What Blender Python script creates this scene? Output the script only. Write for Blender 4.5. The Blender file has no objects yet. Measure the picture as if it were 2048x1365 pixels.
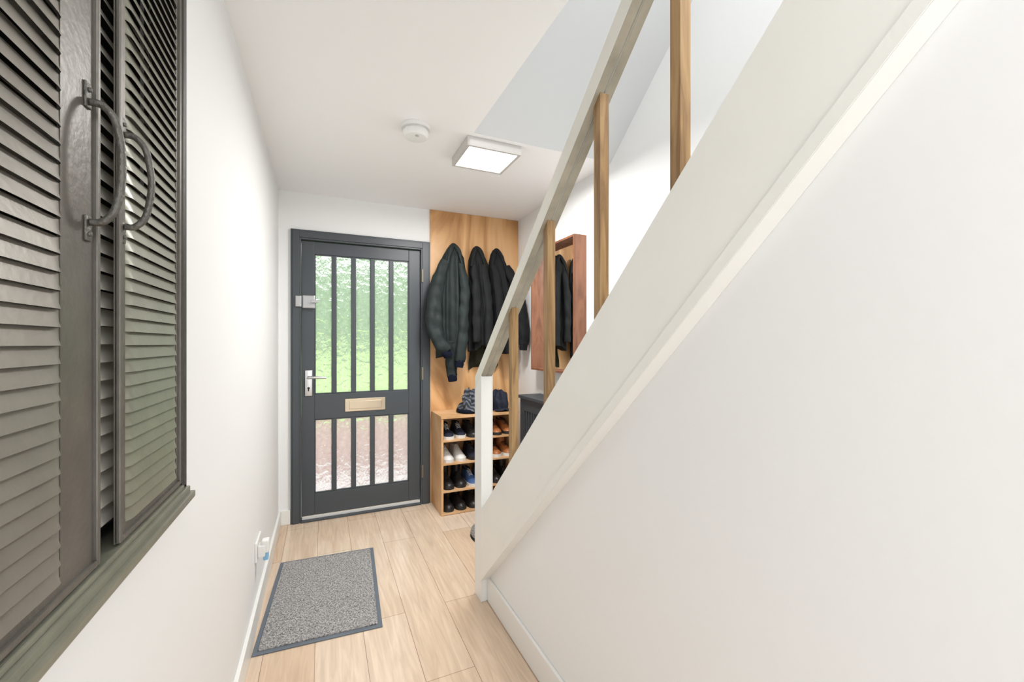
import bpy, bmesh, math, random
from mathutils import Vector, Matrix, noise
random.seed(4)
S=bpy.context.scene
COL=bpy.context.collection
pi=math.pi

# ---------------------------------------------------------------- materials
def new_mat(name):
    m=bpy.data.materials.new(name); m.use_nodes=True
    nt=m.node_tree; b=nt.nodes['Principled BSDF']
    return m,nt,b
def N(nt,t,**kw):
    n=nt.nodes.new(t)
    for k,v in kw.items(): setattr(n,k,v)
    return n
def mat(name,col,rough=.5,metal=0,bump=0,bscale=50,var=0,vscale=5,stretch=(1,1,1),emit=None,estr=0,coat=0,detail=4,spec=None):
    m,nt,b=new_mat(name)
    b.inputs['Base Color'].default_value=(*col,1)
    b.inputs['Roughness'].default_value=rough
    b.inputs['Metallic'].default_value=metal
    if coat: b.inputs['Coat Weight'].default_value=coat
    if spec is not None: b.inputs['Specular IOR Level'].default_value=spec
    if emit: 
        b.inputs['Emission Color'].default_value=(*emit,1); b.inputs['Emission Strength'].default_value=estr
    tc=N(nt,'ShaderNodeTexCoord'); mp=N(nt,'ShaderNodeMapping'); mp.inputs['Scale'].default_value=stretch
    nt.links.new(tc.outputs['Object'],mp.inputs['Vector'])
    if var:
        nz=N(nt,'ShaderNodeTexNoise'); nz.inputs['Scale'].default_value=vscale; nz.inputs['Detail'].default_value=detail
        nt.links.new(mp.outputs[0],nz.inputs['Vector'])
        mx=N(nt,'ShaderNodeValToRGB')
        v=var
        mx.color_ramp.elements[0].position=.3; mx.color_ramp.elements[1].position=.7
        mx.color_ramp.elements[0].color=(*[max(0,c*(1-v)) for c in col],1)
        mx.color_ramp.elements[1].color=(*[min(1,c*(1+v)) for c in col],1)
        nt.links.new(nz.outputs['Fac'],mx.inputs[0]); nt.links.new(mx.outputs[0],b.inputs['Base Color'])
    if bump:
        n2=N(nt,'ShaderNodeTexNoise'); n2.inputs['Scale'].default_value=bscale; n2.inputs['Detail'].default_value=3
        nt.links.new(mp.outputs[0],n2.inputs['Vector'])
        bp=N(nt,'ShaderNodeBump'); bp.inputs['Strength'].default_value=bump; bp.inputs['Distance'].default_value=.01
        nt.links.new(n2.outputs['Fac'],bp.inputs['Height']); nt.links.new(bp.outputs[0],b.inputs['Normal'])
    return m
def wood(name,c1,c2,c3,scale=(1,1,1),ns=3,rough=.45,dist=1.2,freq=5):
    m,nt,b=new_mat(name)
    tc=N(nt,'ShaderNodeTexCoord'); mp=N(nt,'ShaderNodeMapping'); mp.inputs['Scale'].default_value=scale
    nt.links.new(tc.outputs['Object'],mp.inputs['Vector'])
    nz=N(nt,'ShaderNodeTexNoise'); nz.inputs['Scale'].default_value=ns; nz.inputs['Detail'].default_value=5; nz.inputs['Distortion'].default_value=dist; nz.inputs['Roughness'].default_value=.5
    nt.links.new(mp.outputs[0],nz.inputs['Vector'])
    mu=N(nt,'ShaderNodeMath',operation='MULTIPLY'); mu.inputs[1].default_value=freq; nt.links.new(nz.outputs['Fac'],mu.inputs[0])
    fr=N(nt,'ShaderNodeMath',operation='PINGPONG'); fr.inputs[1].default_value=1; nt.links.new(mu.outputs[0],fr.inputs[0])
    r=N(nt,'ShaderNodeValToRGB'); e=r.color_ramp.elements
    e[0].color=(*c1,1); e[1].color=(*c3,1); x=e.new(.5); x.color=(*c2,1)
    nt.links.new(fr.outputs[0],r.inputs[0]); nt.links.new(r.outputs[0],b.inputs['Base Color'])
    b.inputs['Roughness'].default_value=rough
    return m

M={}
M['wall']=mat('wall_paint',(.865,.870,.868),.7,bump=.05,bscale=35)
M['ceil']=mat('ceiling_paint',(.945,.945,.945),.75)
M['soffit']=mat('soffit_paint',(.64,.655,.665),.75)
M['trimw']=mat('gloss_white',(.86,.86,.835),.35,bump=.03,bscale=30)
M['cream']=mat('cream_gloss',(.89,.886,.84),.36,bump=.05,bscale=22,var=.015,vscale=6)
M['rail']=mat('rail_paint',(.80,.79,.72),.42,bump=.06,bscale=25,var=.05)
M['railunder']=mat('shaded_rail_underside',(.34,.305,.235),.5,bump=.08,bscale=40,var=.2,vscale=12)  # brown wood tone with the shade under the rail painted in
M['door']=mat('door_paint',(.055,.065,.074),.4,bump=.03,bscale=30)
M['steel']=mat('brushed_steel',(.62,.62,.62),.3,1)
M['latch']=mat('satin_grey_metal',(.42,.42,.42),.4,.9)
M['brass']=mat('aged_brass',(.55,.46,.34),.3,1,var=.08)
M['hinge']=mat('dull_brass',(.22,.19,.14),.55,.6)
M['whiteplastic']=mat('white_plastic',(.85,.85,.83),.35)
M['greyplastic']=mat('pale_grey_plastic',(.60,.58,.55),.35)
M['blueplastic']=mat('blue_plastic',(.25,.5,.75),.3)
M['shutter']=mat('shutter_metal',(.235,.216,.185),.40,.3,bump=.04,bscale=90,var=.10,vscale=14)
M['shutterg']=mat('shutter_metal_green_reflection',(.25,.25,.195),.36,.3,bump=.04,bscale=90,var=.10,vscale=14)  # green garden reflection put into the metal's base colour
M['shutterf']=mat('shutter_frame_metal',(.145,.134,.116),.42,.35,bump=.08,bscale=90,var=.16,vscale=14)
M['shutterdark']=mat('shutter_dark',(.06,.056,.05),.5,.4,bump=.1,bscale=60,var=.15)
M['iron']=mat('wrought_iron',(.13,.125,.112),.45,.5,bump=.3,bscale=140,var=.2,vscale=30)
M['oak']=wood('oak_post',(.41,.255,.11),(.33,.195,.08),(.22,.12,.045),(14,14,1),2.5)
M['ply']=wood('plywood',(.75,.45,.22),(.66,.37,.16),(.47,.235,.09),(1.0,1.0,.30),1.5,.4,1.2,freq=14)
M['rack']=wood('rack_pine',(.73,.46,.25),(.65,.39,.195),(.55,.31,.14),(2,2,2),2,.45,.6)
M['mahog']=wood('reddish_wood',(.255,.108,.055),(.21,.085,.043),(.15,.06,.03),(8,8,1.5),2,.45)
M['mirror']=mat('mirror_glass',(.93,.95,.95),.01,1)
M['radcov']=mat('cover_paint',(.045,.051,.06),.5)
M['blackin']=mat('dark_inside',(.01,.01,.01),.8)
M['matborder']=mat('rubber_edge',(.13,.155,.185),.6,var=.08)
M['lens']=mat('lit_diffuser',(1,1,1),.5,emit=(1,.98,.95),estr=5)
M['knit']=mat('navy_knit',(.007,.010,.022),.9,bump=.6,bscale=200,spec=.15)
M['coatblack']=mat('black_jacket_cloth',(.0085,.0095,.010),.75,bump=.2,bscale=60,var=.25,vscale=9,spec=.25)
M['coatgreen']=mat('waxed_jacket_cloth',(.011,.0175,.017),.68,bump=.2,bscale=50,var=.3,vscale=9,spec=.35)
M['coatgrey']=mat('charcoal_cotton',(.009,.0095,.011),.8,bump=.2,bscale=80,var=.2,vscale=9,spec=.22)
M['coatolive']=mat('olive_cotton',(.030,.029,.015),.8,bump=.3,bscale=60,var=.3,spec=.3)
M['navy']=mat('navy_canvas',(.014,.017,.032),.7,bump=.3,bscale=120,spec=.3)
M['whiteleather']=mat('white_leather',(.75,.74,.71),.45,bump=.1,bscale=60)
M['tan']=mat('tan_leather',(.42,.15,.045),.4,bump=.1,bscale=60,var=.2)
M['blackleather']=mat('boot_leather',(.018,.017,.017),.32,bump=.15,bscale=60)
M['blue']=mat('blue_mesh',(.05,.11,.28),.6,bump=.3,bscale=120)
M['solew']=mat('white_rubber',(.72,.71,.68),.6)
M['soleb']=mat('black_rubber',(.015,.015,.015),.6)
M['lace']=mat('lace_cotton',(.6,.6,.58),.8)
M['laced']=mat('dark_lace',(.03,.03,.03),.8)
M['threshold']=mat('threshold_strip',(.66,.67,.66),.4)

# floor planks
m,nt,b=new_mat('oak_laminate')
tc=N(nt,'ShaderNodeTexCoord'); sep=N(nt,'ShaderNodeSeparateXYZ'); nt.links.new(tc.outputs['Object'],sep.inputs[0])
cmb=N(nt,'ShaderNodeCombineXYZ')
ax=N(nt,'ShaderNodeMath',operation='ADD'); ax.inputs[1].default_value=.03+.19*20; nt.links.new(sep.outputs['X'],ax.inputs[0])
ay=N(nt,'ShaderNodeMath',operation='ADD'); ay.inputs[1].default_value=10.0; nt.links.new(sep.outputs['Y'],ay.inputs[0])
nt.links.new(ay.outputs[0],cmb.inputs[0]); nt.links.new(ax.outputs[0],cmb.inputs[1])
br=N(nt,'ShaderNodeTexBrick'); br.offset=.37; br.offset_frequency=2; br.squash=1
br.inputs['Scale'].default_value=1; br.inputs['Brick Width'].default_value=1.2; br.inputs['Row Height'].default_value=.19
br.inputs['Mortar Size'].default_value=.0012; br.inputs['Mortar Smooth'].default_value=.2
br.inputs['Color1'].default_value=(.68,.505,.355,1); br.inputs['Color2'].default_value=(.80,.66,.52,1); br.inputs['Mortar'].default_value=(.33,.21,.14,1)
nt.links.new(cmb.outputs[0],br.inputs['Vector'])
mp=N(nt,'ShaderNodeMapping'); mp.inputs['Scale'].default_value=(14,1.1,1); nt.links.new(tc.outputs['Object'],mp.inputs[0])
nz=N(nt,'ShaderNodeTexNoise'); nz.inputs['Scale'].default_value=3; nz.inputs['Detail'].default_value=9; nz.inputs['Distortion'].default_value=1.1; nt.links.new(mp.outputs[0],nz.inputs['Vector'])
rp=N(nt,'ShaderNodeValToRGB'); rp.color_ramp.elements[0].position=.32; rp.color_ramp.elements[1].position=.68
rp.color_ramp.elements[0].color=(.84,.81,.79,1); rp.color_ramp.elements[1].color=(1.04,1.04,1.04,1); nt.links.new(nz.outputs['Fac'],rp.inputs[0])
mx=N(nt,'ShaderNodeMix',data_type='RGBA',blend_type='MULTIPLY'); mx.inputs[0].default_value=1
nt.links.new(br.outputs['Color'],mx.inputs[6]); nt.links.new(rp.outputs[0],mx.inputs[7]); nt.links.new(mx.outputs[2],b.inputs['Base Color'])
b.inputs['Roughness'].default_value=.18
M['floor']=m

# doormat pile
m,nt,b=new_mat('speckled_pile')
tc=N(nt,'ShaderNodeTexCoord'); nz=N(nt,'ShaderNodeTexNoise'); nz.inputs['Scale'].default_value=165; nz.inputs['Detail'].default_value=4; nz.inputs['Roughness'].default_value=.7
nt.links.new(tc.outputs['Object'],nz.inputs['Vector'])
rp=N(nt,'ShaderNodeValToRGB'); e=rp.color_ramp.elements; e[0].position=.38; e[1].position=.64; e[0].color=(.07,.07,.075,1); e[1].color=(.58,.56,.54,1)
nt.links.new(nz.outputs['Fac'],rp.inputs[0]); nt.links.new(rp.outputs[0],b.inputs['Base Color'])
bp=N(nt,'ShaderNodeBump'); bp.inputs['Strength'].default_value=.7; bp.inputs['Distance'].default_value=.003
nt.links.new(nz.outputs['Fac'],bp.inputs['Height']); nt.links.new(bp.outputs[0],b.inputs['Normal']); b.inputs['Roughness'].default_value=.95
M['pile']=m

# patterned obscure glass
m,nt,b=new_mat('obscure_glass')
out=nt.nodes['Material Output']
tc=N(nt,'ShaderNodeTexCoord'); vo=N(nt,'ShaderNodeTexVoronoi'); vo.feature='SMOOTH_F1'; vo.inputs['Smoothness'].default_value=.3; vo.inputs['Scale'].default_value=24
nt.links.new(tc.outputs['Object'],vo.inputs['Vector'])
bp=N(nt,'ShaderNodeBump'); bp.inputs['Strength'].default_value=.85; bp.inputs['Distance'].default_value=.03
nt.links.new(vo.outputs['Distance'],bp.inputs['Height'])
nv=N(nt,'ShaderNodeTexNoise'); nv.inputs['Scale'].default_value=60; nv.inputs['Detail'].default_value=3
mpv=N(nt,'ShaderNodeMapping'); mpv.inputs['Scale'].default_value=(2.2,1,.8); nt.links.new(tc.outputs['Object'],mpv.inputs[0]); nt.links.new(mpv.outputs[0],nv.inputs['Vector'])
b2=N(nt,'ShaderNodeBump'); b2.inputs['Strength'].default_value=.6; b2.inputs['Distance'].default_value=.015; nt.links.new(nv.outputs['Fac'],b2.inputs['Height']); nt.links.new(bp.outputs[0],b2.inputs['Normal'])
nt.links.new(b2.outputs[0],b.inputs['Normal'])
b.inputs['Base Color'].default_value=(.98,1,.99,1); b.inputs['Transmission Weight'].default_value=1; b.inputs['Roughness'].default_value=.03; b.inputs['IOR'].default_value=1.28
tl=N(nt,'ShaderNodeBsdfTranslucent'); tl.inputs[0].default_value=(.9,.93,.92,1)
ms=N(nt,'ShaderNodeMixShader'); ms.inputs[0].default_value=.20
nt.links.new(b.outputs[0],ms.inputs[1]); nt.links.new(tl.outputs[0],ms.inputs[2]); nt.links.new(ms.outputs[0],out.inputs[0])
M['glass']=m

# garden
M['lawn']=mat('lawn_grass',(.35,.53,.17),.9,var=.35,vscale=7)
M['hedge']=mat('hedge_leaves',(.125,.25,.10),.8,bump=.4,bscale=30,var=.65,vscale=8,detail=8)
M['brick']=mat('red_wall',(.46,.275,.24),.9,var=.3,vscale=5)
M['paving']=mat('pale_paving',(.66,.62,.61),.9,var=.45,vscale=6)

# ---------------------------------------------------------------- mesh helpers
def add_obj(name,me,parent=None,loc=(0,0,0),rot=(0,0,0)):
    ob=bpy.data.objects.new(name,me); COL.objects.link(ob)
    ob.location=loc; ob.rotation_euler=rot
    if parent: ob.parent=parent
    return ob
def finish(bm,name,material,smooth=False):
    bmesh.ops.recalc_face_normals(bm,faces=bm.faces[:])
    me=bpy.data.meshes.new(name); bm.to_mesh(me); bm.free()
    me.materials.append(material)
    if smooth:
        for p in me.polygons: p.use_smooth=True
    return me
def box(bm,x0,x1,y0,y1,z0,z1,bev=0,rot=None):
    r=bmesh.ops.create_cube(bm,size=1)
    vs=r['verts']; c=Vector(((x0+x1)/2,(y0+y1)/2,(z0+z1)/2))
    for v in vs: v.co=Vector((v.co.x*(x1-x0),v.co.y*(y1-y0),v.co.z*(z1-z0)))
    if rot is not None:
        for v in vs: v.co=rot@v.co
    for v in vs: v.co+=c
    if bev:
        es=list({e for v in vs for e in v.link_edges})
        bmesh.ops.bevel(bm,geom=es,offset=bev,segments=2,affect='EDGES',profile=.6)
def cyl(bm,p0,p1,r0,r1=None,n=20):
    p0=Vector(p0);p1=Vector(p1); r1=r0 if r1 is None else r1
    d=p1-p0; q=d.to_track_quat('Z','Y').to_matrix().to_4x4()
    bmesh.ops.create_cone(bm,cap_ends=True,segments=n,radius1=r0,radius2=r1,depth=d.length,matrix=Matrix.Translation((p0+p1)/2)@q)
def prism(bm,poly,x0,x1):   # poly in (y,z)
    a=[bm.verts.new((x0,y,z)) for y,z in poly]; b2=[bm.verts.new((x1,y,z)) for y,z in poly]
    bm.faces.new(a); bm.faces.new(b2[::-1]); n=len(poly)
    for i in range(n): bm.faces.new((a[i],a[(i+1)%n],b2[(i+1)%n],b2[i]))
def loft(bm,rings,caps=True):
    R=[[bm.verts.new(p) for p in r] for r in rings]; n=len(R[0])
    for i in range(len(R)-1):
        for j in range(n): bm.faces.new((R[i][j],R[i][(j+1)%n],R[i+1][(j+1)%n],R[i+1][j]))
    if caps:
        bm.faces.new(R[0][::-1]); bm.faces.new(R[-1])
def tube(bm,pts,rad,n=20,wr=0,seed=0,ws=18,sub=6,flat=1):
    P=[Vector(p) for p in pts]; out=[];rr=[]
    k=len(P)
    for i in range(k-1):
        a=P[max(i-1,0)];b_=P[i];c=P[i+1];d=P[min(i+2,k-1)]
        for s in range(sub):
            t=s/sub
            out.append(.5*((2*b_)+(c-a)*t+(2*a-5*b_+4*c-d)*t*t+(3*b_-a-3*c+d)*t**3))
            rr.append(rad[i]*(1-t)+rad[i+1]*t)
    out.append(P[-1]); rr.append(rad[-1])
    rings=[]; up=Vector((0,1,0))
    for i,p in enumerate(out):
        t=(out[min(i+1,len(out)-1)]-out[max(i-1,0)]).normalized()
        u=up-t*up.dot(t)
        if u.length<.05: u=Vector((1,0,0))-t*t.x
        u.normalize(); v=t.cross(u); ring=[]
        for j in range(n):
            a=2*pi*j/n; q=p+(v*math.cos(a)+u*math.sin(a)*flat)*rr[i]
            if wr:
                w=noise.noise(Vector((q.x*ws,q.y*ws,q.z*ws*.7+seed)))*wr
                q=q+(v*math.cos(a)+u*math.sin(a))*rr[i]*w
            ring.append(q)
        rings.append(ring)
    loft(bm,rings)
def empty(name,loc,label,cat,rot=0,group=None,kind=None):
    e=bpy.data.objects.new(name,None); COL.objects.link(e); e.location=loc; e.rotation_euler=(0,0,rot); e.empty_display_size=.1
    tag(e,label,cat,group,kind); return e
def tag(o,label=None,cat=None,group=None,kind=None):
    if label:o['label']=label
    if cat:o['category']=cat
    if group:o['group']=group
    if kind:o['kind']=kind
def part(par,name,fn,material,smooth=False,label=None,world=True,bevel=0):
    bm=bmesh.new(); fn(bm)
    if world and par is not None:
        T=Matrix.Translation(-Vector(par.location)); bmesh.ops.transform(bm,matrix=T,verts=bm.verts[:])
    if bevel: bmesh.ops.bevel(bm,geom=bm.edges[:],offset=bevel,segments=2,affect='EDGES')
    me=finish(bm,name,material,smooth)
    o=add_obj(name,me,par)
    if label:o['label']=label
    return o
def solo(name,fn,material,label,cat,kind=None,smooth=False,loc=(0,0,0),group=None):
    bm=bmesh.new(); fn(bm)
    bmesh.ops.transform(bm,matrix=Matrix.Translation(-Vector(loc)),verts=bm.verts[:])
    o=add_obj(name,finish(bm,name,material,smooth),None,loc)
    tag(o,label,cat,group,kind); return o
def copy_thing(src,loc,rot=0,label=None):
    n=src.copy(); COL.objects.link(n); n.location=loc; n.rotation_euler=(0,0,rot)
    if label:n['label']=label
    for ch in src.children:
        c=ch.copy(); c.parent=n; COL.objects.link(c)
    return n

# ---------------------------------------------------------------- dimensions
D=3.319; XL=-.28; XR=1.543; ZC=2.322; YB=-1.3
WX=.745          # plaster face under the stair
OX=.694; OY=2.02 # stairwell opening corner
TOP=4.9

solo('floor',lambda bm:box(bm,XL-.1,XR+.1,YB,D+.12,-.06,0),M['floor'],'light oak plank laminate floor','floor','structure')
SY0,SY1,SZ0,SZ1=.36,1.095,.955,2.16
def f(bm):
    box(bm,XL-.11,XL,SY1,D+.12,0,ZC+.08)
    box(bm,XL-.11,XL,YB,SY0,0,ZC+.08)
    box(bm,XL-.11,XL,SY0,SY1,0,SZ0)
    box(bm,XL-.11,XL,SY0,SY1,SZ1,ZC+.08)
solo('wall_left',f,M['wall'],'plain white painted plaster wall','wall','structure')
DL,DR,DH=-.205,.7725,2.06
def f(bm):
    box(bm,XL,DL,D,D+.12,0,ZC); box(bm,DR,XR+.06,D,D+.12,0,ZC); box(bm,DL,DR,D,D+.12,DH,ZC)
solo('wall_back',f,M['wall'],'white plaster wall around the front door','wall','structure')
solo('wall_right',lambda bm:box(bm,XR,XR+.06,YB,D,0,TOP),M['wall'],'tall white plaster wall beside the stairs','wall','structure')
zu=lambda y:.529+.94*(1.839-y)    # stringer upper edge
zl=lambda y:.171+.953*(1.859-y)   # stringer lower edge
ycap=1.859-(ZC-.002-.1-.171)/.953
solo('wall_stair',lambda bm:prism(bm,[(1.93,0),(1.93,zl(1.93)+.1),(ycap,ZC-.002),(YB,ZC-.002),(YB,0)],WX,WX+.05),M['wall'],'white plastered wall under the stair slope','wall','structure')
def f(bm):
    pts=[(XL,YB),(OX,YB),(OX,OY),(XR,OY),(XR,D),(XL,D)]
    a=[bm.verts.new((x,y,ZC)) for x,y in pts]; b2=[bm.verts.new((x,y,ZC+.08)) for x,y in pts]
    bm.faces.new(a); bm.faces.new(b2[::-1])
    for i in range(6): bm.faces.new((a[i],a[(i+1)%6],b2[(i+1)%6],b2[i]))
solo('ceiling',f,M['ceil'],'smooth white ceiling with stairwell opening','ceiling','structure')
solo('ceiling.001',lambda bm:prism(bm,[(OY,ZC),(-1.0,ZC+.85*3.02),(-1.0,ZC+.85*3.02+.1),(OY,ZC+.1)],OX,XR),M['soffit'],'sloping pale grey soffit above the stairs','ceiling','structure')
solo('wall_landing',lambda bm:box(bm,OX-.06,OX,YB,OY+.02,ZC+.08,TOP),M['wall'],'white stairwell wall above the ceiling','wall','structure')
def skirt(bm,x0,x1,y0,y1,h=.1): box(bm,x0,x1,y0,y1,0,h,.003)
solo('baseboard_left',lambda bm:skirt(bm,XL,XL+.015,YB,D),M['trimw'],'white painted skirting board','skirting','structure')
solo('baseboard_back',lambda bm:skirt(bm,XL+.015,DL-.001,D-.015,D),M['trimw'],'short white painted skirting board','skirting','structure')
solo('baseboard_stair',lambda bm:box(bm,WX-.013,WX,YB,1.925,0,.115,.004),M['trimw'],'white skirting board below the stair wall','skirting','structure')

# ---------------------------------------------------------------- front door
dr=empty('door_1',((DL+DR)/2,D,0),'dark grey front door with ten narrow obscure glass panes','door',kind='structure')
def f(bm):
    box(bm,DL,-.141,3.298,D+.10,0,DH,.003); box(bm,.70,DR,3.298,D+.10,0,DH,.003); box(bm,-.141,.70,3.298,D+.10,1.992,DH,.003)
    box(bm,DL+.012,-.152,3.290,3.30,0,DH-.012,.002); box(bm,.712,DR-.012,3.290,3.30,0,DH-.012,.002); box(bm,-.152,.712,3.290,3.30,2.004,DH-.012,.002)
part(dr,'door_frame',f,M['door'])
def f(bm):
    y0,y1=3.325,3.367
    box(bm,-.138,-.055,y0,y1,.032,1.988,.003); box(bm,.611,.697,y0,y1,.032,1.988,.003)
    box(bm,-.055,.611,y0,y1,.032,.185,.003); box(bm,-.055,.611,y0,y1,.715,.895,.003); box(bm,-.055,.611,y0,y1,1.90,1.988,.003)
    for z0,z1 in ((.185,.715),(.895,1.90)):
        for a in ((-.055,-.047,z0,z1),(.603,.611,z0,z1),(-.055,.611,z0,z0+.008),(-.055,.611,z1-.008,z1)):
            box(bm,a[0],a[1],y0+.006,y0+.02,a[2],a[3],.002)
part(dr,'door_leaf',f,M['door'])
for z0,z1 in ((.185,.715),(.895,1.90)):
    for xb in (.074,.2075,.341,.478):
        part(dr,'glazing_bar',lambda bm:box(bm,xb-.0175,xb+.0175,3.327,3.36,z0,z1,.006),M['door'])
part(dr,'glass_pane',lambda bm:box(bm,-.055,.611,3.343,3.349,.895,1.90),M['glass'])
part(dr,'glass_pane',lambda bm:box(bm,-.055,.611,3.343,3.349,.185,.715),M['glass'])
def f(bm):
    box(bm,.147,.434,3.319,3.326,.757,.852,.003); box(bm,.175,.406,3.314,3.321,.775,.834,.003)
part(dr,'letter_plate',f,M['brass'],label='brushed brass letter plate')
def f(bm):
    box(bm,-.118,-.068,3.316,3.326,.885,1.07,.004); cyl(bm,(-.093,3.32,1.018),(-.093,3.272,1.018),.010)
    tube(bm,[(-.093,3.276,1.018),(-.06,3.27,1.02),(-.01,3.27,1.018),(.022,3.274,1.014)],[.010,.010,.009,.008],14)
part(dr,'door_handle',f,M['steel'],True,'silver lever handle on a long plate')
part(dr,'keyhole',lambda bm:(cyl(bm,(-.093,3.317,.942),(-.093,3.313,.942),.008),box(bm,-.097,-.089,3.313,3.317,.92,.94)),M['blackin'])
def f(bm):
    box(bm,-.133,-.05,3.29,3.326,1.507,1.60,.008); box(bm,-.175,-.136,3.27,3.297,1.515,1.592,.005); cyl(bm,(-.075,3.292,1.555),(-.075,3.27,1.555),.016)
    box(bm,-.078,-.03,3.263,3.272,1.545,1.565,.003)
part(dr,'night_latch',f,M['latch'],label='silver night latch with turn knob')
for z in (1.79,1.025,.26):
    part(dr,'hinge',lambda bm:(cyl(bm,(.704,3.318,z-.05),(.704,3.318,z+.05),.006),box(bm,.704,.716,3.287,3.291,z-.05,z+.05)),M['hinge'],label='dull brass butt hinge')
part(dr,'threshold',lambda bm:box(bm,-.141,.70,3.285,3.37,0,.014,.003),M['door'])
part(dr,'weather_strip',lambda bm:box(bm,-.135,.694,3.308,3.324,.0145,.031,.002),M['threshold'],label='pale metal weather strip')

# ---------------------------------------------------------------- garden outside
solo('paving',lambda bm:box(bm,-4,6,3.45,4.9,-.25,-.15),M['paving'],'pale stone paving outside the door','paving','structure')
solo('garden_wall',lambda bm:box(bm,-4,6,4.9,5.05,-.25,.49),M['brick'],'low red brick retaining wall','wall','structure')
def f(bm):
    top=[(5.051+3.1*i/24,.47+.68*(i/24)+.02*math.sin(i*1.7)) for i in range(25)]
    prism(bm,[(5.051,-.25)]+top+[(8.151,-.25)],-4,6)
solo('lawn',f,M['lawn'],'sloping bright green grass bank','lawn','structure')
def f(bm):
    v=[]
    for i in range(61):
        row=[]
        for j in range(160):
            x=-5+12*j/159; z=-.25+3.2*i/60
            n=noise.noise(Vector((x*3,z*3,1)))*.08+noise.noise(Vector((x*9,z*9,4)))*.07
            row.append(bm.verts.new((x,8.55+.15*(i/60)**4+n,z+(.08*noise.noise(Vector((x*4,0,0))) if i==60 else 0))))
        v.append(row)
    for i in range(60):
        for j in range(159): bm.faces.new((v[i][j],v[i][j+1],v[i+1][j+1],v[i+1][j]))
solo('hedge',f,M['hedge'],'tall leafy green garden hedge','hedge','stuff',True)

# ---------------------------------------------------------------- staircase
rs=.92
rt=lambda y:1.09+rs*(2.016-y); rb=lambda y:rt(y)-.068
stc=empty('staircase',(.72,1.97,0),'cream painted closed staircase with oak balusters','staircase')
YE=-.55
part(stc,'stringer',lambda bm:prism(bm,[(1.926,zl(1.926)),(1.926,zu(1.926)),(YE,zu(YE)),(YE,zl(YE))],.70,.7445),M['cream'])
part(stc,'stringer_moulding',lambda bm:prism(bm,[(1.926,zl(1.926)),(1.926,zl(1.926)+.027),(YE,zl(YE)+.027),(YE,zl(YE))],.695,.6998),M['cream'],bevel=.002)
part(stc,'newel_post',lambda bm:prism(bm,[(1.928,0),(2.016,0),(2.016,rb(2.016)-.003),(1.928,rb(1.928)-.003)],.70,.76),M['trimw'],bevel=.0025)
def f(bm):
    y0,y1=2.016,.1
    for a,b2 in ((.70,.7275),(.7325,.76)): prism(bm,[(y0,rb(y0)),(y0,rt(y0)),(y1,rt(y1)),(y1,rb(y1))],a,b2)
    prism(bm,[(y0,rb(y0)+.012),(y0,rt(y0)-.004),(y1,rt(y1)-.004),(y1,rb(y1)+.012)],.7275,.7325)
part(stc,'handrail',f,M['rail'])
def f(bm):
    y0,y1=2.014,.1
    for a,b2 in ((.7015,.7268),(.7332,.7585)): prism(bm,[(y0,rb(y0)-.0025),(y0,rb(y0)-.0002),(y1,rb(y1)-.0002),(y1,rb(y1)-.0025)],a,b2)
part(stc,'handrail_underside',f,M['railunder'],label='grey-brown underside of handrail with painted-in shade')
for yb in (1.609,1.303,.999,.706):
    def f(bm,yb=yb):
        a,b2=yb-.015,yb+.015
        prism(bm,[(b2,zu(b2)+.0005),(a,zu(a)+.0005),(a,rb(a)-.003),(b2,rb(b2)-.003)],.7145,.7445)
    part(stc,'baluster',f,M['oak'],label='square oak baluster')
def f(bm):
    g=.2096; r=.197
    for i in range(12):
        y=1.9-g*i
        box(bm,WX+.052,XR-.002,y-g-.02,y+.018,r*(i+1)-.025,r*(i+1),.004)
        box(bm,WX+.052,XR-.002,y-.018,y,r*i,r*(i+1)-.02)
part(stc,'treads',f,M['trimw'])

# ---------------------------------------------------------------- plywood panel + hooks
solo('plywood_panel',lambda bm:box(bm,DR+.001,XR-.001,D-.014,D-.001,.0,ZC-.001,.001),M['ply'],'full height orange-toned plywood panel beside the door','wall panel',loc=(1.15,D,0))
PY=D-.0145
def hook(bm):
    box(bm,-.012,.012,-.004,0,-.03,.03,.001); tube(bm,[(0,-.003,.01),(0,-.05,.0),(0,-.075,.012),(0,-.08,.035)],[.005,.005,.005,.006],10)
for i,x in enumerate((.937,1.13,1.30)):
    bm=bmesh.new(); hook(bm); o=add_obj('coat_hook',finish(bm,'coat_hook',M['steel'],True),None,(x,PY,2.0)); tag(o,'small steel coat hook on plywood panel','hook','coat hooks on the plywood panel')

# ---------------------------------------------------------------- coats
def interp(prof,z):
    for a,b2 in zip(prof,prof[1:]):
        if a[0]>=z>=b2[0]:
            t=(a[0]-z)/(a[0]-b2[0])
            return [a[k]*(1-t)+b2[k]*t for k in (1,2,3)]
    return list(prof[-1][1:])
def coat_body(bm,prof,seed,yb):
    z0,z1=prof[0][0],prof[-1][0]; n=96; L=120; rings=[]
    for i in range(L+1):
        z=z0+(z1-z0)*i/L; cx,hw,d=interp(prof,z); g=min(1,(z0-z)/.25); ring=[]
        for j in range(n):
            a=2*pi*j/n; ca,sa=math.cos(a),math.sin(a)
            x=cx+hw*math.copysign(abs(ca)**.85,ca); fr=.5-.5*sa
            u=(x-cx)/max(.02,hw)
            fold=.015*math.sin(u*7+seed*2+z*2.2)+.008*math.sin(u*14+z*5+seed)
            w=noise.noise(Vector((x*9+seed,z*5,seed)))*.022+noise.noise(Vector((x*24,z*14+seed,seed)))*.006
            y=yb-d*fr-(fold+w)*g*(fr**.6)
            y=min(y,yb)
            x+=noise.noise(Vector((z*7,seed+2*math.copysign(1,ca),0)))*.014*g*abs(ca)
            zz=z+(.026*math.sin(x*30+seed)*(i/L)**6)
            ring.append((x,y,zz))
        rings.append(ring)
    loft(bm,rings)
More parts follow.
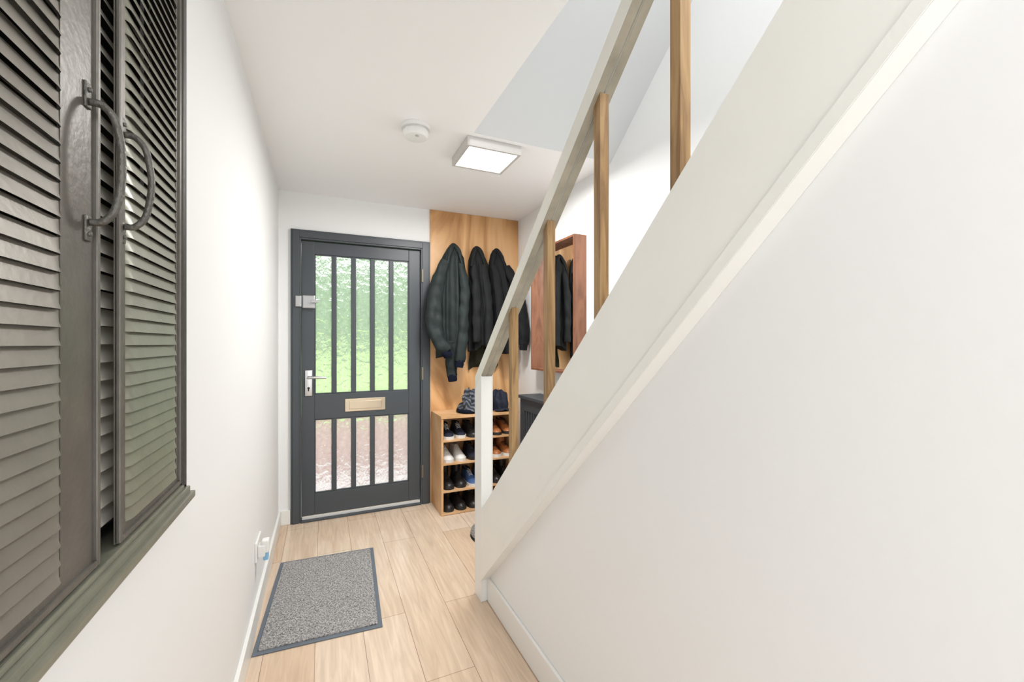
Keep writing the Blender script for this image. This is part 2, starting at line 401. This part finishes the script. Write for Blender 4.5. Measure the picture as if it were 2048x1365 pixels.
def coat(label,mt,prof,sleeves,seed,cuff,yb=PY-.05,collar=True):
    e=empty('hanging_coat',(prof[0][1],yb,prof[-1][0]),label,'coat',group='coats hanging on the plywood panel')
    part(e,'coat_body',lambda bm:coat_body(bm,prof,seed,yb),mt,True)
    for k,(pts,rad) in enumerate(sleeves):
        part(e,'sleeve',lambda bm:tube(bm,pts,rad,36,.26,seed+k*3.3,20,14,.7),mt,True)
        if cuff:
            p=Vector(pts[-1]); q=Vector(pts[-2]); dv=(p-q).normalized()
            part(e,'cuff',lambda bm:tube(bm,[p-dv*.012,p+dv*.015,p+dv*.045],[rad[-1]*.92,rad[-1]*.86,rad[-1]*.76],24,.15,seed,60,5,.8),cuff,True)
    if collar:
        cx=prof[0][1]; zt=prof[0][0]
        part(e,'collar',lambda bm:tube(bm,[(cx-.062,yb-.095,zt-.17),(cx-.036,yb-.075,zt-.065),(cx-.003,yb-.05,zt-.008),(cx+.033,yb-.075,zt-.06),(cx+.057,yb-.10,zt-.18)],[.008,.017,.017,.017,.007],18,.3,seed,30,8,.8),mt,True)
    return e
coat('dark green-black waxed jacket with navy knitted cuffs on hook',M['coatgreen'],
 [(2.04,.937,.022,.035),(2.005,.937,.048,.06),(1.94,.933,.082,.085),(1.85,.922,.106,.10),(1.65,.91,.118,.115),(1.40,.90,.122,.12),(1.25,.90,.116,.115),(1.14,.905,.104,.10)],
 [([(.860,3.18,1.90),(.805,3.15,1.76),(.770,3.135,1.60),(.757,3.125,1.43),(.785,3.12,1.31),(.85,3.12,1.20)],[.032,.052,.058,.060,.056,.046]),
  ([(.985,3.17,1.88),(1.0,3.13,1.70),(.993,3.12,1.44),(.975,3.11,1.24),(.958,3.11,1.12)],[.030,.039,.041,.041,.037]),
  ([(.90,3.17,1.28),(.905,3.17,1.15),(.915,3.17,1.01)],[.045,.045,.042])],1.3,M['knit'])
coat('black collarless jacket hanging between two other coats',M['coatblack'],
 [(2.035,1.13,.022,.035),(2.0,1.13,.044,.06),(1.93,1.132,.068,.085),(1.82,1.137,.079,.10),(1.6,1.147,.088,.115),(1.35,1.154,.096,.12),(1.22,1.155,.095,.11)],
 [([(1.092,3.18,1.89),(1.096,3.13,1.68),(1.097,3.12,1.45),(1.10,3.12,1.27)],[.027,.034,.035,.033]),
  ([(1.168,3.18,1.89),(1.197,3.14,1.66),(1.203,3.13,1.40),(1.20,3.13,1.24)],[.030,.037,.037,.035])],4.1,None)
coat('charcoal cotton jacket hanging on hook beside the mirror',M['coatgrey'],
 [(2.03,1.30,.022,.035),(1.99,1.302,.048,.06),(1.92,1.308,.073,.09),(1.82,1.322,.087,.12),(1.6,1.355,.097,.14),(1.4,1.37,.104,.15),(1.2,1.375,.104,.145)],
 [([(1.267,3.17,1.89),(1.278,3.12,1.70),(1.29,3.10,1.48),(1.30,3.10,1.26)],[.029,.037,.037,.034]),
  ([(1.37,3.16,1.89),(1.42,3.11,1.74),(1.455,3.07,1.56),(1.475,3.05,1.37),(1.47,3.05,1.25)],[.034,.048,.05,.048,.040])],7.7,M['coatgrey'])
coat('olive green cotton coat hanging behind darker jackets',M['coatolive'],
 [(1.98,1.215,.016,.02),(1.9,1.22,.05,.02),(1.6,1.225,.10,.022),(1.3,1.225,.13,.022),(1.07,1.22,.135,.022)],[],9.9,None,yb=PY-.002,collar=False)

# ---------------------------------------------------------------- shoe rack
RX,RXe,RY0,RY1=.784,1.40,3.0,3.30
rk=empty('shoe_rack',((RX+RXe)/2,(RY0+RY1)/2,0),'open pine shoe rack with four tiers against plywood','shoe rack')
part(rk,'rack_top',lambda bm:box(bm,RX-.003,RXe+.003,RY0-.004,RY1+.003,.708,.727,.002),M['rack'])
for a in (RX,RXe-.016): part(rk,'side_panel',lambda bm:box(bm,a,a+.016,RY0,RY1,0,.708,.0015),M['rack'])
for z in (.549,.379,.179,.016): part(rk,'shelf',lambda bm:box(bm,RX+.016,RXe-.016,RY0+.003,RY1,z-.013,z,.001),M['rack'])

# ---------------------------------------------------------------- shoes
def shoe_sections(kind):
    if kind=='low': return [(0,.10,.018),(.03,.55,.032),(.10,.86,.042),(.22,1.0,.052),(.36,.98,.066),(.48,.86,.085),(.58,.76,.096),(.70,.72,.092),(.84,.74,.092),(.94,.66,.098),(.985,.5,.096),(1,.2,.088)]
    return [(0,.10,.02),(.03,.55,.036),(.10,.86,.048),(.22,1.0,.055),(.36,.98,.068),(.48,.86,.082),(.58,.78,.088),(.70,.75,.085),(.84,.76,.085),(.94,.68,.085),(.985,.5,.08),(1,.2,.07)]
def sec_at(sec,t):
    for a,b2 in zip(sec,sec[1:]):
        if a[0]<=t<=b2[0]:
            k=(t-a[0])/(b2[0]-a[0]); return a[1]*(1-k)+b2[1]*k, a[2]*(1-k)+b2[2]*k
    return sec[-1][1:]
def make_shoe(name,mt,sole,lace,kind,label,loc,group,L=.262,W=.0425,shaft=0):
    e=empty(name,loc,label,'shoe' if kind=='low' else 'boot',group=group)
    sec=shoe_sections(kind)
    def up(bm):
        rings=[]
        for i in range(41):
            t=i/40; hw,hh=sec_at(sec,t); hw*=W; ring=[]
            for j in range(24):
                a=2*pi*j/24; ca,sa=math.cos(a),math.sin(a)
                x=hw*math.copysign(abs(ca)**.75,ca)*(1-.35*max(0,sa)**1.5); z=.018+(hh-.018)*(max(0,sa)**.8) if sa>0 else .016
                ring.append((x,L*t,z))
            rings.append(ring)
        loft(bm,rings)
        if shaft:
            rings=[]
            for i in range(13):
                k=i/12; z=.05+(shaft-.05)*k
                rings.append([((.032+.005*k+.0015*math.sin(k*20))*math.cos(a),L*.74+(.052+.004*k)*math.sin(a),z) for a in [2*pi*j/28 for j in range(28)]])
            loft(bm,rings)
    part(e,'shoe_upper',up,mt,True,world=False)
    def so(bm):
        ts=[i/28 for i in range(29)]
        P=[(sec_at(sec,t)[0]*W*1.04+.001,L*t) for t in ts]
        ring=[(x,y) for x,y in P]+[(-x,y) for x,y in P[::-1]]
        a=[bm.verts.new((x,y-.002,0)) for x,y in ring]; b2=[bm.verts.new((x,y-.002,.022)) for x,y in ring]
        bm.faces.new(a); bm.faces.new(b2[::-1])
        for i in range(len(ring)): bm.faces.new((a[i],a[(i+1)%len(ring)],b2[(i+1)%len(ring)],b2[i]))
    part(e,'sole',so,sole,world=False)
    def op(bm):
        zz=(shaft if shaft else .094)
        rings=[]
        rx,ry=(.033,.05) if shaft else (.025,.055)
        for r,z in ((1.12,zz-.006),(1.1,zz+.001),(.92,zz+.001),(.8,zz-.01)):
            rings.append([(rx*r*math.cos(a),L*.76+ry*r*math.sin(a),z) for a in [2*pi*j/24 for j in range(24)]])
        loft(bm,rings)
    part(e,'collar_lining',op,M['blackin'] if not mt is M['whiteleather'] else M['solew'],True,world=False)
    if lace:
        def la(bm):
            for i in range(5):
                t=.33+.055*i; hw,hh=sec_at(sec,t)
                w=W*hw*.42
                tube(bm,[(-w,L*t,hh-.010),(-w*.5,L*t+.003,hh+.001),(0,L*t+.005,hh+.004),(w*.5,L*t+.003,hh+.001),(w,L*t,hh-.010)],[.0028]*5,8,sub=3)
        part(e,'laces',la,lace,True,world=False)
    return e
G1='shoes on the rack'
YS=3.015
PN=[0]
def pair(fn,x0,x1,z,**k):
    PN[0]+=1; r=[.035,-.03,.02,-.02][PN[0]%4]
    a=fn(x0,z); a.rotation_euler.z=r; copy_thing(a,(x1,YS+[.006,.014,.0,.010][PN[0]%4],z),r*.9); return a
XS=[.853,.949,1.047,1.142,1.238,1.334]
zr=[.5492,.3792,.1792,.0162]
def mk(name,mt,sole,lace,kind,label,**k): return lambda x,z:make_shoe(name,mt,sole,lace,kind,label,(x,YS,z),G1,**k)
pair(mk('sneaker',M['navy'],M['solew'],M['lace'],'low','navy canvas sneaker with white rubber sole'),XS[0],XS[1],zr[0])
pair(mk('sneaker',M['blackleather'],M['soleb'],M['laced'],'low','plain black leather lace-up shoe'),XS[2],XS[3],zr[0])
pair(mk('leather_shoe',M['tan'],M['soleb'],M['laced'],'low','tan brown leather lace-up shoe'),XS[4],XS[5],zr[0])
pair(mk('sneaker',M['whiteleather'],M['solew'],M['lace'],'low','white leather trainer with white laces'),XS[0],XS[1],zr[1])
pair(mk('sneaker',M['navy'],M['soleb'],M['laced'],'low','dark navy running shoe with black sole'),XS[2],XS[3],zr[1])
pair(mk('ankle_boot',M['tan'],M['solew'],M['laced'],'boot','tan brown leather ankle boot',shaft=.125),XS[4],XS[5],zr[1])
pair(mk('ankle_boot',M['blackleather'],M['soleb'],M['laced'],'boot','black leather ankle boot on third tier',shaft=.165),XS[0],XS[1],zr[2])
pair(mk('sneaker',M['blue'],M['solew'],M['lace'],'low','blue mesh running shoe with white sole'),XS[2],XS[3],zr[2])
pair(mk('ankle_boot',M['blackleather'],M['soleb'],M['laced'],'boot','black leather ankle boot with dark laces',shaft=.14),XS[4],XS[5],zr[2])
pair(mk('ankle_boot',M['blackleather'],M['soleb'],None,'boot','black pull-on boot on the lowest tier',shaft=.14),XS[0],XS[1],zr[3])
pair(mk('ankle_boot',M['blackleather'],M['soleb'],None,'boot','black smooth leather boot near rack bottom',shaft=.13),XS[2],XS[3],zr[3])
def dome(bm,c,rx,ry,h,rib=0,n=40,L=16,cr=0,seed=0):
    rings=[]
    for i in range(L+1):
        t=i/L; r=math.cos(t*pi/2*.985); z=h*math.sin(t*pi/2); ring=[]
        for a in [2*pi*j/n for j in range(n)]:
            k=1+cr*noise.noise(Vector((math.cos(a)*1.6,math.sin(a)*1.6,t*2+seed)))+cr*.4*noise.noise(Vector((math.cos(a)*4,math.sin(a)*4,t*5+seed)))
            ring.append((c[0]+rx*r*math.cos(a)*(1+rib*math.cos(a*20)+.06*math.sin(3*a+t*4))*k,c[1]+ry*r*math.sin(a)*(1+rib*math.cos(a*20))*k,c[2]+z*(1 if t<.15 else k)))
        rings.append(ring)
    loft(bm,rings)
m,nt,b=new_mat('striped_wool'); tc=N(nt,'ShaderNodeTexCoord'); wv=N(nt,'ShaderNodeTexWave'); wv.bands_direction='DIAGONAL'; wv.inputs['Scale'].default_value=12; wv.inputs['Distortion'].default_value=2.5
nt.links.new(tc.outputs['Object'],wv.inputs['Vector']); rp=N(nt,'ShaderNodeValToRGB'); rp.color_ramp.elements[0].color=(.025,.032,.045,1); rp.color_ramp.elements[1].color=(.17,.18,.20,1); rp.color_ramp.elements[0].position=.35
nt.links.new(wv.outputs['Fac'],rp.inputs[0]); nt.links.new(rp.outputs[0],b.inputs['Base Color']); b.inputs['Roughness'].default_value=.95
M['stripe']=m
e=empty('woolly_hat',(1.03,3.12,.7275),'grey and navy striped woolly hat crumpled on rack','hat')
part(e,'hat_crown',lambda bm:dome(bm,(1.035,3.12,.745),.078,.09,.14,.015,80,24,.55,3),M['stripe'],True)
part(e,'hat_brim',lambda bm:tube(bm,[(1.03+.08*math.cos(a),3.12+.09*math.sin(a),.743) for a in [2*pi*j/16 for j in range(17)]],[.0145]*17,12,.2,1,60,2),M['knit'],True)
e=empty('baseball_cap',(1.29,3.13,.7275),'navy baseball cap resting on rack top','cap')
part(e,'cap_crown',lambda bm:dome(bm,(1.29,3.15,.729),.080,.09,.145,0,48,20,.3,8),M['navy'],True)
def f(bm):
    rings=[]
    for i in range(11):
        t=i/10; w=.076*math.sqrt(max(.02,1-(t*.97)**2)); y=3.075-.065*t
        rings.append([(1.29+w*math.cos(a),y,.736+.004*math.sin(a)+.012*(1-math.cos(a)**2)) for a in [2*pi*j/16 for j in range(16)]])
    loft(bm,rings)
part(e,'cap_peak',f,M['navy'],True)
solo('folded_scarf',lambda bm:tube(bm,[(1.165,3.24,.75),(1.168,3.14,.752),(1.165,3.05,.75)],[.020,.021,.018],18,.3,2,40,8),M['blue'],'blue folded scarf between hats on rack','scarf',smooth=True,loc=(1.165,3.12,.7275))

# ---------------------------------------------------------------- mirror
mr=empty('wall_mirror',(XR,2.572,1.06),'tall mirror in deep reddish brown wood frame','mirror')
X0,Y0,Y1,Z0,Z1=1.449,2.27,2.874,1.061,1.955
def f(bm):
    t=.014
    box(bm,X0,XR-.001,Y0,Y0+t,Z0,Z1,.001); box(bm,X0,XR-.001,Y1-t,Y1,Z0,Z1,.001)
    box(bm,X0,XR-.001,Y0+t,Y1-t,Z0,Z0+t,.001); box(bm,X0,XR-.001,Y0+t,Y1-t,Z1-t,Z1,.001)
part(mr,'mirror_frame',f,M['mahog'])
part(mr,'mirror_glass',lambda bm:box(bm,1.51,1.515,Y0+.014,Y1-.014,Z0+.014,Z1-.014),M['mirror'])

# ---------------------------------------------------------------- radiator cover
rc=empty('radiator_cover',(1.45,2.5,0),'dark grey slatted radiator cover below the mirror','radiator cover')
ya,yb2=2.10,2.885
part(rc,'cover_top',lambda bm:box(bm,1.345,XR-.001,ya-.015,yb2+.015,.85,.872,.003),M['radcov'])
def f(bm):
    box(bm,1.363,XR-.001,ya,ya+.018,0,.85,.002); box(bm,1.363,XR-.001,yb2-.018,yb2,0,.85,.002)
    box(bm,1.363,1.381,ya+.018,ya+.07,0,.85,.002); box(bm,1.363,1.381,yb2-.07,yb2-.018,0,.85,.002)
    box(bm,1.363,1.381,ya+.07,yb2-.07,.76,.85,.002); box(bm,1.363,1.381,ya+.07,yb2-.07,0,.13,.002)
part(rc,'cover_body',f,M['radcov'])
def f(bm):
    y=ya+.09
    while y<yb2-.08:
        box(bm,1.366,1.378,y-.01,y+.01,.12,.77,.002); y+=.04
part(rc,'slats',f,M['radcov'])
part(rc,'radiator',lambda bm:box(bm,1.45,1.52,ya+.05,yb2-.05,.15,.75,.01),M['trimw'])

# ---------------------------------------------------------------- doormat
mt=empty('doormat',(.010,2.338,0),'grey speckled doormat with dark rubber edge','doormat',rot=math.radians(-3))
part(mt,'rubber_border',lambda bm:box(bm,-.252,.252,-.388,.388,.0005,.005,.0015),M['matborder'],world=False)
part(mt,'carpet_pile',lambda bm:box(bm,-.233,.233,-.367,.367,.0045,.011,.002),M['pile'],world=False)

# ---------------------------------------------------------------- ceiling light, smoke detector, socket
x0,x1,y0,y1=.672,.975,2.05,2.335
cl=empty('ceiling_light',((x0+x1)/2,2.193,ZC),'square white surface-mounted ceiling light switched on','ceiling light')
def f(bm):
    t=.016; z0,z1=2.272,ZC-.0005
    box(bm,x0,x1,y0,y0+t,z0,z1,.002);box(bm,x0,x1,y1-t,y1,z0,z1,.002);box(bm,x0,x0+t,y0+t,y1-t,z0,z1,.002);box(bm,x1-t,x1,y0+t,y1-t,z0,z1,.002)
    box(bm,x0+t,x1-t,y0+t,y1-t,2.31,z1)
part(cl,'light_body',f,M['greyplastic'])
part(cl,'light_diffuser',lambda bm:box(bm,x0+.017,x1-.017,y0+.017,y1-.017,2.275,2.281),M['lens'],label='glowing white diffuser')
sx,sy=.415,2.075
sd=empty('smoke_alarm',(sx,sy,ZC),'round white smoke alarm on ceiling','smoke alarm')
part(sd,'alarm_base',lambda bm:cyl(bm,(sx,sy,ZC-.018),(sx,sy,ZC-.0005),.068,.068,40),M['whiteplastic'])
def f(bm):
    rings=[[(sx+r*math.cos(a),sy+r*math.sin(a),z) for a in [2*pi*j/40 for j in range(40)]] for r,z in ((.054,ZC-.018),(.054,ZC-.027),(.062,ZC-.029),(.062,ZC-.045),(.053,ZC-.056),(.024,ZC-.060),(.018,ZC-.060))]
    loft(bm,rings)
part(sd,'alarm_cover',f,M['whiteplastic'])
part(sd,'test_button',lambda bm:cyl(bm,(sx,sy-.033,ZC-.062),(sx,sy-.033,ZC-.056),.009),M['greyplastic'])
sk=empty('wall_socket',(XL,2.28,.25),'white double wall socket with plug-in air freshener','socket')
part(sk,'socket_plate',lambda bm:box(bm,XL+.0005,XL+.010,2.20,2.346,.27,.356,.002),M['whiteplastic'])
part(sk,'plug_in_diffuser',lambda bm:(box(bm,XL+.010,XL+.040,2.21,2.255,.285,.34,.006),box(bm,XL+.025,XL+.055,2.212,2.252,.30,.36,.008)),M['whiteplastic'])
part(sk,'refill_bottle',lambda bm:box(bm,XL+.03,XL+.052,2.216,2.248,.266,.30,.006),M['blueplastic'],label='pale blue liquid refill')
e=empty('slipper',(.93,2.56,0),'grey fleece slipper on floor behind newel post','slipper')
part(e,'slipper_upper',lambda bm:dome(bm,(.925,2.56,.02),.05,.12,.065,.01,60),M['pile'],True)
part(e,'slipper_sole',lambda bm:dome(bm,(.925,2.56,.0),.052,.125,.02,0),M['soleb'],True)

# ---------------------------------------------------------------- louvred shutters
PX=-.272
def louvre_sheet(bm,y0,y1,z0,z1,px,pitch=.0205,dep=.0062,th=0):
    n=int((z1-z0)/pitch); K=6; Sg=26
    for i in range(n):
        zt=z1-pitch*i; rows=[]
        for k in range(K+1):
            row=[]
            for s in range(Sg+1):
                y=y0+(y1-y0)*s/Sg; d=min(y-y0,y1-y)/.016; e=math.sin(min(1,d)*pi/2)**.6 if d>0 else 0
                u=k/K
                row.append(bm.verts.new((px+dep*e*u**1.05,y,zt-pitch*u*.999)))
            rows.append(row)
        for k in range(K):
            for s in range(Sg): bm.faces.new((rows[k][s],rows[k][s+1],rows[k+1][s+1],rows[k+1][s]))
def leaf(label,y0,y1,sl_l,sl_r,hy,z0h,z1h,ml):
    e=empty('louvred_shutter',(PX,(y0+y1)/2,SZ0),label,'shutter',group='louvred shutters over the hatch')
    za,zb=SZ0+.012,SZ1-.02; T=.003
    def fr(bm):
        box(bm,PX-T,PX,y0,y0+sl_l,za,zb); box(bm,PX-T,PX,y1-sl_r,y1,za,zb)
        box(bm,PX-T,PX,y0+sl_l,y1-sl_r,za,za+.025); box(bm,PX-T,PX,y0+sl_l,y1-sl_r,zb-.045,zb)
        box(bm,PX-.003,PX+.005,y0,y0+.008,za,zb,.002); box(bm,PX-.003,PX+.005,y1-.008,y1,za,zb,.002)
        box(bm,PX-.003,PX+.005,y0+.008,y1-.008,za,za+.008,.002)
    part(e,'shutter_frame',fr,M['shutterf'])
    part(e,'louvres',lambda bm:louvre_sheet(bm,y0+sl_l,y1-sl_r,za+.020,zb-.045,PX-.001),ml,True)
    def h(bm):
        z0,z1=z0h,z1h; x=PX+.004
        tube(bm,[(x,hy,z0),(x+.012,hy,z0+.002),(x+.024,hy,z0+.018),(x+.030,hy,z0+.05),(x+.031,hy,(z0+z1)/2),(x+.030,hy,z1-.05),(x+.024,hy,z1-.018),(x+.012,hy,z1-.002),(x,hy,z1)],[.0045]*9,16,.03,1,80,5)
        for z,s in ((z0,-1),(z1,1)):
            box(bm,PX,PX+.003,hy-.007,hy+.007,min(z-s*.008,z+s*.024),max(z-s*.008,z+s*.024),.001)
            cyl(bm,(PX+.002,hy,z+s*.015),(PX+.0055,hy,z+s*.015),.003,n=10)
    part(e,'pull_handle',h,M['iron'],True,'curved wrought iron pull handle')
    return e
leaf('grey-brown metal louvred shutter with curved iron handle',.40,.729,.055,.083,.703,1.410,1.562,M['shutter'])
leaf('grey-brown metal louvred shutter next to bare wall',.788,1.078,.03,.022,.806,1.43,1.567,M['shutterg'])
sf=empty('shutter_surround',(XL,(SY0+SY1)/2,SZ0),'dark bronze metal surround with projecting sill','window frame')
def f(bm):
    box(bm,XL-.05,PX+.008,SY1-.016,SY1+.006,SZ0-.004,SZ1+.02,.003); box(bm,XL-.05,PX+.008,SY0-.006,SY0+.03,SZ0-.004,SZ1+.02,.003)
    box(bm,XL-.05,PX+.008,SY0,SY1,SZ1-.016,SZ1+.02,.003)
part(sf,'surround_frame',f,M['shutterdark'])
def f(bm):
    box(bm,XL-.05,-.250,SY0-.02,SY1+.012,SZ0-.026,SZ0-.012,.003); box(bm,XL-.05,-.258,SY0-.01,SY1+.008,SZ0-.014,SZ0,.003); box(bm,XL-.04,-.264,SY0,SY1,SZ0,SZ0+.008,.002)
part(sf,'sill',f,M['shutterg'])
M['inner']=mat('inner_louvre_metal',(.62,.59,.52),.45,0,var=.1)
part(sf,'inner_louvres',lambda bm:(louvre_sheet(bm,.50,1.0,SZ0+.02,SZ1-.02,XL-.018,.026,.011),),M['inner'],True)
part(sf,'back_board',lambda bm:box(bm,XL-.075,XL-.06,SY0+.001,SY1-.001,SZ0+.001,SZ1-.001),M['blackin'])

# ---------------------------------------------------------------- world, lights, camera
w=bpy.data.worlds.new('world'); S.world=w; w.use_nodes=True
bg=w.node_tree.nodes['Background']; bg.inputs[0].default_value=(.97,.983,1,1); bg.inputs[1].default_value=2.2
def area(name,loc,rot,sx,sy,e,col=(1,1,1)):
    l=bpy.data.lights.new(name,'AREA'); l.shape='RECTANGLE'; l.size=sx; l.size_y=sy; l.energy=e; l.color=col
    o=bpy.data.objects.new(name,l); COL.objects.link(o); o.location=loc; o.rotation_euler=rot; return o
area('panel_lamp',(.823,2.193,2.268),(0,0,0),.24,.24,24,(1,.99,.975))
area('hall_fill',(.2,-.7,2.30),(0,0,0),.5,.8,8,(1,.99,.98))  # added fill light behind the camera, no visible fixture
area('landing_fill',(1.12,-.5,3.9),(math.radians(35),0,0),.7,.7,25,(1,1,1))  # unseen area light added to brighten the stairwell

cam=bpy.data.cameras.new('camera'); co=bpy.data.objects.new('camera',cam); COL.objects.link(co)
cam.sensor_width=36
cam.lens=842.54/2048*36; cam.shift_y=(688.23-682.5)/2048
cam.clip_start=.02
co.location=(0,0,1.2565); co.rotation_euler=(pi/2,0,-.4218)
S.camera=co
S.view_settings.view_transform='Standard'
S.view_settings.exposure=0.17
